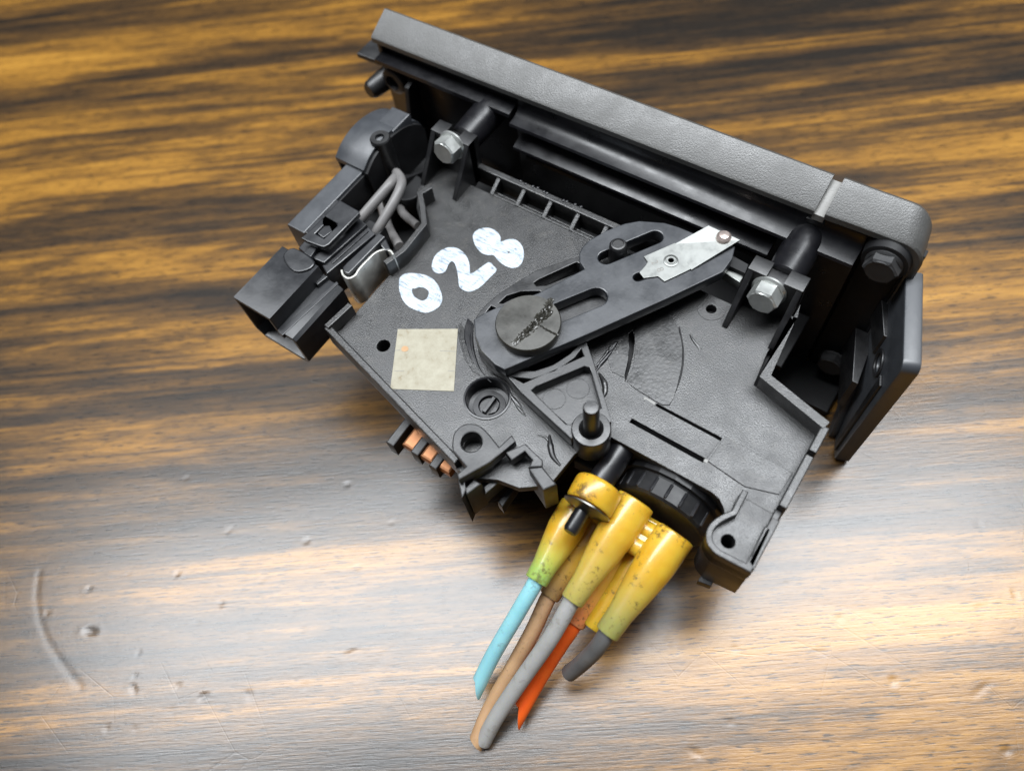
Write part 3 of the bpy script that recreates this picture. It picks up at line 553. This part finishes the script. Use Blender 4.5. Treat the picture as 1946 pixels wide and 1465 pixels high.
# paint figures 028, label
dig0 = smoothpoly(T('d', [(200,760),(270,715),(400,715),(520,740),(610,790),(670,870),(710,970),(715,1050),(680,1120),(600,1175),(510,1200),(400,1170),(300,1120),(230,1040),(190,930),(185,830)]), 3)
dig0i = smoothpoly(T('d', [(345,905),(385,900),(430,885),(500,895),(545,930),(550,970),(520,1030),(465,1050),(400,1020),(355,970)]), 3)
prism('painted_figure', dig0, 0.0, 0.14, WHITE, PL, [dig0i], 0.06, label='painted figure 0')
dig2 = smoothpoly(T('d', [(595,660),(590,600),(620,510),(690,440),(790,395),(890,400),(970,450),(1030,530),(1055,620),(1062,715),(1140,680),(1290,575),(1345,620),(1385,660),(1370,700),(1290,780),(1200,870),(1110,925),(1030,940),(960,910),(925,870),(915,780),(900,680),(870,590),(830,565),(790,610),(755,690),(690,715),(640,710)]), 2)
prism('painted_figure', dig2, 0.0, 0.14, WHITE, PL, (), 0.06, label='painted figure 2')
dig8 = smoothpoly(T('d', [(1100,300),(1100,230),(1170,170),(1290,155),(1390,200),(1435,270),(1440,325),(1530,295),(1620,300),(1690,360),(1720,440),(1715,540),(1670,620),(1590,650),(1490,620),(1400,550),(1350,490),(1280,490),(1200,460),(1130,380)]), 3)
prism('painted_figure', dig8, 0.0, 0.14, WHITE, PL, [circ(P('d',1535,455)[:2],0.35,10)], 0.06, label='painted figure 8')
def brush(pts, wd, h=0.10):
    c = [np.array([*P('d', x, y)[:2], h]) for x, y in pts]; tube('brush_ridge', c, [wd*.3,wd,wd*.9,wd*.3], WHITE, PL, 6, 6)
for off in (0, 32, 62): brush([(640+off*.6,640-off*.2),(700+off*.3,520+off*.4),(830,440+off),(960-off*.5,560+off*.3),(985-off*.8,800)], .16)
for off in (0, 40, 80): brush([(990+off*.4,900-off),(1120+off*.4,840-off*.6),(1310-off*.2,690-off*.9)], .16)
for r_ in (0.78, 0.95, 1.12): brush([(450+235*r_*.9*math.cos(t), 955+205*r_*.9*math.sin(t)) for t in np.linspace(-1.9, 2.6, 9)], .15)
for r_ in (60, 110, 150): brush([(1545+r_*math.cos(t), 470+r_*.95*math.sin(t)) for t in np.linspace(-2.0, 2.4, 8)], .15)
for r_ in (60, 110, 140): brush([(1270+r_*math.cos(t), 320+r_*.95*math.sin(t)) for t in np.linspace(-3.0, 0.6, 7)], .15)
LB = prism('paper_label', T(6, [(520,220),(900,218),(875,612),(472,598)]), 0.0, 0.16, LABEL, U, bev=0.03, label='aged cream paper label')
spot = soft('tan_stain', (0.46,0.27,0.13), (0.52,0.32,0.17), 0.0, 0.5)
prism('stain', smoothpoly(T(6, [(543,345),(555,328),(580,330),(588,348),(572,362),(548,360)]), 3), 0.15, 0.22, spot, LB, bev=0.03)
for a, b_ in (((785,356),(888,362)),((498,484),(560,484)),((838,484),(880,484)),((505,355),(535,352))):
    prism('ruled_line', slit(6, a, b_, 0.14), 0.15, 0.19, MARK, LB, bev=0.01)

# ---- lever mechanism ----------------------------------------------
SW = 5.6
sub_o = T(5, [(120,615),(135,585),(170,540),(250,468),(360,397),(470,332),(700,255),(860,330),(860,560),(738,712),(783,830),(885,1175)], SW)+T(5, [(660,1270),(380,1010),(290,905),(200,850),(140,770)], SW)
hs = [T(5, [(452,402),(480,383),(690,287),(722,300),(738,325),(700,345),(520,417),(468,420)], SW), T(5, [(258,515),(300,475),(380,450),(485,447),(520,470),(420,472),(330,492),(280,517)], SW),
      T(5, [(176,580),(215,530),(248,545),(225,570)], SW), T(5, [(330,893),(345,870),(560,760),(740,690),(728,722),(650,800),(560,858),(460,892)], SW),
      T(5, [(330,925),(440,938),(570,898),(680,818),(716,770),(732,810),(600,868),(395,960)], SW), T(5, [(440,1000),(462,980),(735,866),(762,872),(775,905),(828,1100),(770,1120),(700,1150),(655,1190),(632,1188)], SW)]
ARM = prism('selector_arm', sub_o, 1.2, SW, SUB, U, hs, 0.22, label='black selector arm with triangular pocket and upright pin')
prism('arm_floor', T(5, [(425,1003),(745,860),(850,1110),(660,1210)], 2.4), 1.3, 2.4, SUB, ARM, bev=0.1)
for x, y in ((566,1048),(699,990)):
    c = P(5, x, y, 2.4); prism('moulded_ring', circ(c[:2],3.0,32), 2.3, 2.52, SUB, ARM, [circ(c[:2],2.75,32)], 0.04)
bc = P(5, 772, 1212, 7.4); 
lathe('pin_boss', (bc[0],bc[1],-2.0), (0,0,1), [(4.5,0),(4.75,0.5),(4.75,8.9),(4.5,9.3),(3.0,9.4),(2.4,9.0),(1.9,8.0),(0.1,8.0)], SUB, ARM, 40)
lathe('pin', (bc[0],bc[1],5.5), (0,0,1), [(2.1,0),(1.95,2.5),(1.9,12.6),(1.6,13.1),(0.1,13.2)], SUB, ARM, 28)
LW = 9.6
lev_o = T(5, [(118,605),(180,568),(240,542),(360,500),(480,458),(735,325),(708,285),(705,240),(722,205),(760,165),(860,110),(960,72),(1040,58),(1180,68),(1260,92),(1400,150),(1575,200),(1558,270),(1505,342),(1200,487),(770,680),(290,885),(235,855),(160,780),(125,700)], LW)
LEV = prism('lever', lev_o, SW+0.3, LW, LEVER, U, [stadium(P(5,855,262,LW), P(5,1128,148,LW), 2.15), stadium(P(5,560,580,LW), P(5,800,482,LW), 2.9), stadium(P(5,1032,371,LW), P(5,1100,345,LW), 1.25)], 0.3, label='grey slotted lever')
dc = P(5, 420, 620, 12.6)
lathe('pivot_disc', (dc[0],dc[1],LW-0.5), (0,0,1), [(8.0,0),(8.3,0.4),(8.35,3.0),(8.1,3.4),(0.1,3.45)], DISC, LEV, 56)
# melted scar across the disc: a ragged ridge of torn plastic
def scar_mesh(bm, pts, wd, hgt, n=46, m=11):
    path = smoothpoly([P(5, x, y, LW+2.95) for x, y in pts], 12, closed=False); L_ = len(path); rows = []
    for i in range(n):
        t = i/(n-1)*(L_-1); k = min(int(t), L_-2); p = path[k]+(path[k+1]-path[k])*(t-k); d = path[k+1]-path[k]; d = d/np.linalg.norm(d); q = np.array([-d[1], d[0], 0])
        wl, wr_ = wd*random.uniform(.55,1.1), wd*random.uniform(.55,1.1); e = min(1, 4*i/(n-1), 4*(1-i/(n-1)))
        row = []
        for j in range(m):
            f = j/(m-1)*2-1; h = hgt*e*(1-abs(f)**1.5)*random.uniform(-.2,1.25); h = h if abs(f) < .95 else -.12
            row.append(bm.verts.new(p+q*(f*(wl if f < 0 else wr_)*(.5+.5*e))+d*random.gauss(0,.08)+np.array([0,0,h])))
        rows.append(row)
    for a_, b_ in zip(rows, rows[1:]):
        for j in range(m-1): bm.faces.new((a_[j], a_[j+1], b_[j+1], b_[j]))
bm = bmesh.new()
scar_mesh(bm, [(332,748),(400,690),(465,625),(520,555),(552,488)], 1.5, 1.0)
scar_mesh(bm, [(440,655),(500,600),(556,556)], 1.1, 0.8, 26, 8); scar_mesh(bm, [(478,632),(530,668),(592,694)], .45, .5, 26, 6)
bmesh.ops.recalc_face_normals(bm, faces=bm.faces)
me = bpy.data.meshes.new('scar'); bm.to_mesh(me); bm.free(); put('melted_scar', me, DISC, LEV, 40)
# sheet metal spring tab on the lever: flat end and a bent end
tw = LW+0.05
prism('spring_tab', T(5, [(1065,262),(1238,187),(1330,330),(1180,401),(1143,372),(1065,382),(1040,352),(1075,312),(1085,292)], tw), tw, tw+0.5, TAB, LEV, bev=0.08, label='bent sheet metal tab')
def sheet(name, quads, th, mat, par):
    bm = bmesh.new()
    vs = [bm.verts.new(p) for p in quads]; lo = [bm.verts.new((p[0],p[1],p[2]-th)) for p in quads]; n = len(vs)
    bm.faces.new(vs); bm.faces.new(lo[::-1])
    for i in range(n): bm.faces.new((vs[i], vs[(i+1)%n], lo[(i+1)%n], lo[i]))
    bmesh.ops.recalc_face_normals(bm, faces=bm.faces); me = bpy.data.meshes.new(name); bm.to_mesh(me); bm.free(); return put(name, me, mat, par)
sheet('spring_tab', [P(5,1238,187,tw+.5), P(5,1425,85,tw+1.6), P(5,1600,165,tw+1.6), P(5,1330,330,tw+.5)], 0.5, TAB, LEV)
ec = P(5, 1216, 282, tw+.5); lathe('eyelet', (ec[0],ec[1],tw+.4), (0,0,1), [(1.95,0),(1.95,.3),(1.6,.42),(1.45,.2),(1.2,.2),(1.1,.45),(.8,.45),(.7,.1),(.02,.1)], TAB, LEV, 32)
rv = P(5, 1510, 150, tw+1.6); lathe('rivet', (rv[0],rv[1],tw+1.3), (0,0,1), [(2.0,0),(1.9,.8),(1.3,1.4),(.1,1.6)], metal('rivet_copper_steel', (0.80,0.66,0.60), .25, 300.0, .7), LEV, 28)
# faint stamped figures on the tab
def figure(ch, c, size, ang, par):
    cu = bpy.data.curves.new('f', 'FONT'); cu.body = ch; cu.size = size; cu.extrude = 0.012; cu.align_x = 'CENTER'; cu.align_y = 'CENTER'
    ob = bpy.data.objects.new('f', cu); COL.objects.link(ob); bpy.context.view_layer.update()
    me = bpy.data.meshes.new_from_object(ob.evaluated_get(bpy.context.evaluated_depsgraph_get())); bpy.data.objects.remove(ob)
    me.transform(Matrix.Translation(Vector(c)) @ Matrix.Rotation(ang, 4, 'Z')); put('stamped_figure', me, MARK, par)
figure('2', P(5,1125,290,tw+.51), 2.6, math.radians(-35), LEV); figure('8', P(5,1155,330,tw+.51), 2.6, math.radians(-35), LEV)
# fixed guide post in the slot, metal cable stay beside the right bracket
gp = P(5, 922, 188, 12.0); lathe('guide_post', (gp[0],gp[1],0), (0,0,1), [(2.6,0),(2.5,8.5),(2.35,10.5),(2.3,11.6),(1.9,12.1),(1.5,12.2),(1.4,12.05),(.05,12.05)], BLACK, U, 32)
prism('cable_stay', T(5, [(1512,345),(1535,315),(1625,360),(1600,400)], 4.5), 1.2, 4.5, TAB, U, bev=0.2)
prism('cable_stay', T(5, [(1520,300),(1560,250),(1650,300),(1630,350)], 6.0), 2.0, 6.0, DEEP, U, bev=0.2)

# ---- lamp housing at the left --------------------------------------
prof = [(15.4,9.4),(20.1,12.1),(26.8,13.2),(34.4,11.8),(40.0,8.6),(42.4,5.0)]; pr_ = smoothpoly([np.array(p) for p in prof], 5, closed=False)
pin = [p-np.array([0,1.6]) for p in pr_]
LH = prism('lamp_housing', [tuple(p) for p in pr_]+[tuple(p) for p in pin[::-1]], -79.0, -67.6, LAMP, U, bev=0.15, M=MU, smooth=50, label='rounded grey lamp housing')
prism('side_wall', [tuple(p-np.array([0,1.0])) for p in pr_]+[(42,-6),(15.8,-6)], -67.7, -66.4, DEEP, LH, bev=0.1, M=MU)
prism('side_wall', [tuple(p-np.array([0,1.0])) for p in pr_]+[(42,-15),(15.8,-15)], -78.6, -77.6, DEEP, LH, bev=0.1, M=MU)
box('arm_beam', -75.0, -68.4, -11.3, 16.8, -3.0, 8.4, LAMP, LH, 0.35)
box('arm_beam', -69.0, -67.8, -8.0, 16.6, -3.0, 7.4, DEEP, LH, 0.2)
box('crown_block', -74.0, -67.0, 30.0, 38.5, 6.0, 12.6, LAMP, LH, 0.4)
lb = P('a', 495, 395, 14.2); lathe('screw_boss', (lb[0],lb[1],-2), (0,0,1), [(3.2,0),(3.1,15.8),(2.8,16.2),(1.4,16.2),(1.3,12.0),(.05,12.0)], BLACK, LH, 28)
prism('bulb_socket', circ((-61,24),5.5,28), -14, -2, DEEP, LH, bev=0.5)
prism('rib', [(14,4),(20,3),(34,-4),(34,-14),(14,-14)], -62.5, -61.3, DEEP, LH, bev=0.2, M=MU)

# ---- vacuum switch under the rear edge -----------------------------
COLLAR = plastic('collar_black_plastic', (0.008,0.008,0.009), 0.45, 900, 0.1, 0.3, 0.28, 0.05)
VS = lathe('vacuum_switch', (54.6,-17.2,-15.4), (0,-1,0), [(11.0,-12),(14.3,-1.0),(14.4,0.0),(14.4,0.8),(13.2,1.0),(13.0,1.4),(12.9,5.8),(12.3,6.4),(11.6,6.6)], COLLAR, U, 21, 0.22, 10, label='ribbed glossy black rotary vacuum switch')
for k in range(21):                                              # raised ribs along the collar's facets
    a = 0.22+2*math.pi*k/21; x_, y_, z_ = basis((0,-1,0)); d_ = x_*math.cos(a)+y_*math.sin(a)
    if d_.z > -0.3: lathe('collar_rib', Vector((54.6,-18.8,-15.4))+d_*12.9, (0,-1,0), [(.2,0),(.42,.2),(.42,3.9),(.2,4.1)], GLOSS, VS, 8)
lathe('stud_post', (39.4,-13.0,-4.6), (0,-1,0), [(3.3,0),(3.3,15.6),(3.0,16.2)], GLOSS, VS, 32)
lathe('stud', (39.6,-28.0,-3.6), (0.02,-1,-0.02), [(1.9,0),(1.9,13.0),(1.5,13.8),(.1,13.9)], GLOSS, VS, 24)
box('switch_body', 36.5, 68.0, -16.4, -9.0, -30, -3.0, DEEP, VS, 0.6)
box('switch_body', 30.0, 40.0, -24.0, -12.0, -14, -8.5, DEEP, VS, 0.6)

# ================================================================== THE HOSE CONNECTOR (pulled onto the switch, lifts off)
HC = root('vacuum_hose_connector', 47, -60, "amber rubber hose connector holding five cut coloured hoses at the control unit's rear", 'hose connector')
def boot(s, e, r0, r1, mat, label=None, hollow=False):
    s = np.array(s, float); e = np.array(e, float); L_ = np.linalg.norm(e-s)
    pr = [(r0*.8,0),(r0*.98,.35),(r0,.9),(r0*1.01,L_*.30),(r0*.985,L_*.36),(r0*.90,L_*.5),(r1*1.06,L_*.8),(r1,L_-.4),(r1*.93,L_),(r1*.78,L_+.02),(r1*.72,L_-1.5 if not hollow else L_-6),(.05,L_-1.6 if not hollow else L_-6.2)]
    return lathe('boot', s, e-s, pr, mat, HC, 36, 0, 40, label)
def hose(pts, r, mat, label, cut=None):
    return tube('hose', pts, r, mat, HC, 20, 6, cut, label)
B1 = (P(8,605,255,-12), P(8,400,618,-15.5)); B2 = (P(8,885,228,-7), P(8,572,712,-14)); B3 = (P(8,1075,385,-8), P(8,740,868,-16))
B4 = (P(8,700,330,-18), P(8,462,690,-23)); B5 = (P(8,800,470,-19), P(8,583,822,-24)); B6 = (P(8,905,480,-19), P(8,668,842,-24))
boot(*B1, 4.6, 3.0, YELG, 'amber boot with greenish tip over the pale blue hose'); boot(*B2, 4.9, 2.95, YELP, 'amber boot over the light grey hose'); boot(*B3, 4.9, 3.0, YELD, 'amber boot over the short dark grey hose')
boot(*B4, 4.2, 2.75, YELB, 'shaded amber boot over the brown hose'); boot(*B5, 4.0, 2.75, YELO, 'amber boot over the orange hose'); boot(*B6, 4.4, 3.0, YEL, 'empty amber boot', True)
def run(b_, pts): 
    s, e = b_; d = (e-s)/np.linalg.norm(e-s); return [e-d*6, e]+[P(8, x, y, w_) for x, y, w_ in pts]
hose(run(B1, [(300,790,-22),(200,960,-30),(127,1105,-37)]), 2.05, HB, 'pale blue hose cut at a slant', -4.2)
hose(run(B2, [(470,890,-20),(330,1090,-29),(215,1260,-36),(148,1385,-42.4)]), 2.1, HG, 'long light grey hose')
hose(run(B4, [(388,850,-28),(290,1030,-35),(180,1230,-40),(112,1395,-42.6)]), 2.1, HBR, 'brown hose lying on the table beside the grey one', -1.0)
hose(run(B5, [(500,945,-29),(410,1090,-35),(328,1235,-39)]), 2.15, HO, 'orange hose cut at a slant', -4.5)
hose(run(B3, [(690,940,-20),(625,1005,-26),(560,1058,-32)]), 2.1, HD, 'short dark grey hose')
# lug with its stud hole, washer, webs
lathe('lug', (40.0,-27.8,-3.0), (0.05,-1,-0.06), [(5.3,0),(5.9,.5),(6.1,1.2),(6.0,5.8),(5.6,6.4),(2.1,6.5)], YEL, HC, 40, 0, 40)
lathe('push_nut', (40.3,-34.9,-3.3), (0.05,-1,-0.10), [(1.9,0),(6.1,-.35),(6.15,0),(5.6,.22),(3.2,.55),(2.2,1.0),(1.9,1.0)], DKSTEEL, HC, 40, 0, 40)
wp = [P(8,800,330,-7)[:2], P(8,935,300,-7)[:2], P(8,1010,330,-7)[:2], P(8,925,490,-7)[:2], P(8,850,462,-7)[:2]]
wa, wb = P(8,850,390,-11), P(8,1000,440,-11); wb[2] = wa[2]; lathe('web', (wa[0],wa[1]+3.0,wa[2]), (1,0,0), [(2.2,-1.5),(2.5,0),(2.5,9.0),(2.2,10.5)], YEL, HC, 28); lathe('web', (wa[0],wa[1]-1.5,wa[2]-.6), (1,0,0), [(2.2,-1.5),(2.5,0),(2.5,9.0),(2.2,10.5)], YEL, HC, 28)
box('web', 36.5, 41.5, -33.5, -26.5, -14, -6.5, YEL, HC, 1.0)
box('web', 40, 60, -34, -26.0, -19, -9.5, YEL, HC, 1.2)

# ================================================================== THE WIRE CONNECTOR (clipped to the unit)
WC = root('wire_connector', -60, -15, 'dark plastic wire connector plug held by a spring clip beside the plate', 'connector')
sec = [(-69.2,10),(-55.4,10),(-55.0,6.2),(-55.0,5.0),(-49.6,4.8),(-48.6,4.0),(-48.6,-6.6),(-50.0,-8.2),(-66.6,-8.2),(-69.2,-5.0)]
seci = [(-68.0,8.8),(-56.4,8.8),(-56.2,3.8),(-50.0,3.6),(-50.0,-6.2),(-50.8,-7.0),(-66.2,-7.0),(-68.0,-4.6)]
SH = prism('plug_shell', sec, -38.8, -18.6, PLUG, WC, [seci], 0.3, M=MV)
prism('plug_core', [(-68.2,9),(-56,9),(-56,4),(-49.8,4),(-49.8,-7),(-68.2,-7)], -27.0, -24.5, DEEP, WC, bev=0.1, M=MV)
prism('step_rail', T('b', [(700,740),(795,690),(830,712),(745,780)], 6.5), 3.0, 6.5, PLUG, SH, bev=0.2)
prism('side_bead', T('b', [(420,1165),(905,755),(920,775),(460,1200)], 4.9), 3.5, 5.1, PLUG, SH, bev=0.15)
prism('shell_bulge', smoothpoly(T('b', [(470,560),(560,490),(720,590),(690,660),(560,680)], 10), 4), 9.0, 10.7, PLUG, SH, bev=0.75)
MB_ = prism('plug_body', T('b', [(590,480),(640,420),(1000,150),(1150,290),(800,600),(700,560)], 8.2), -6.0, 8.2, PLUG, WC, bev=0.3)
prism('side_rail', T('b', [(785,625),(1150,292),(1218,365),(822,692)], 7.0), -4.0, 7.0, PLUG, WC, bev=0.3)
prism('side_rail', T('b', [(855,590),(1150,325),(1165,340),(870,605)], 7.4), 6.5, 7.4, PLUG, WC, bev=0.1)
prism('latch', T('b', [(660,425),(610,395),(640,370),(690,330),(930,85),(1085,175),(1090,195),(840,450),(800,470),(770,465)], 12.0), 10.4, 12.0, PLUG, WC, [T('b', [(730,360),(800,290),(800,225),(905,285),(905,300),(800,400)], 12.0)], 0.4)
prism('latch', T('b', [(640,350),(900,80),(990,130),(720,390)], 10.5), 7.8, 10.5, PLUG, WC, bev=0.3)
prism('latch_tooth', T('b', [(745,360),(820,285),(850,300),(865,345),(795,395)], 11.4), 8.0, 11.4, PLUG, WC, bev=0.2)
prism('latch_neck', T('b', [(635,515),(705,445),(745,478),(690,552)], 9.6), 6.0, 9.6, PLUG, WC, bev=0.2)
prism('clip_bar', T('b', [(950,640),(985,600),(1250,355),(1300,385),(1035,655),(1000,690),(965,675)], 8.6), 3.0, 8.6, PLUG, WC, bev=0.3)
prism('clip_bar', T('b', [(1230,420),(1300,390),(1345,490),(1300,500)], 7.6), -3.0, 7.6, PLUG, WC, bev=0.3)
# spring clip: a bent strip standing on edge
cl = smoothpoly([P('b', x, y, 7.4)[:2] for x, y in ((935,660),(950,705),(1000,732),(1060,705),(1095,650),(1165,575),(1225,522),(1290,498),(1335,505),(1358,535))], 6, closed=False)
CLP = wall('spring_clip', cl, 0.55, -4.6, 7.4, CLIP, WC, 1, 0.08); CLP['label'] = 'bright bent spring steel clip'
# grey lamp wires
def wire(pts, r=1.5): tube('wire', [P('a', x, y, w_) for x, y, w_ in pts], r, WIRE, WC, 14, 8)
wire([(300,1180,5),(345,1120,6.5),(500,940,9),(610,810,9.5),(650,760,6),(655,720,-4)], 1.5)
wire([(455,1290,4),(500,1215,6),(620,1010,9),(690,860,10),(695,790,9),(660,735,6),(640,720,-3)], 1.45)
wire([(655,960,-6),(690,1060,-5),(730,1120,-4),(850,1220,-2)], 1.3)
wire([(510,1000,-4),(540,1120,-4),(590,1260,-3),(680,1410,-1)], 1.5)
box('wire_seal', -57.5, -51.0, -1.0, 4.0, -5, 5.5, DEEP, WC, 0.5)
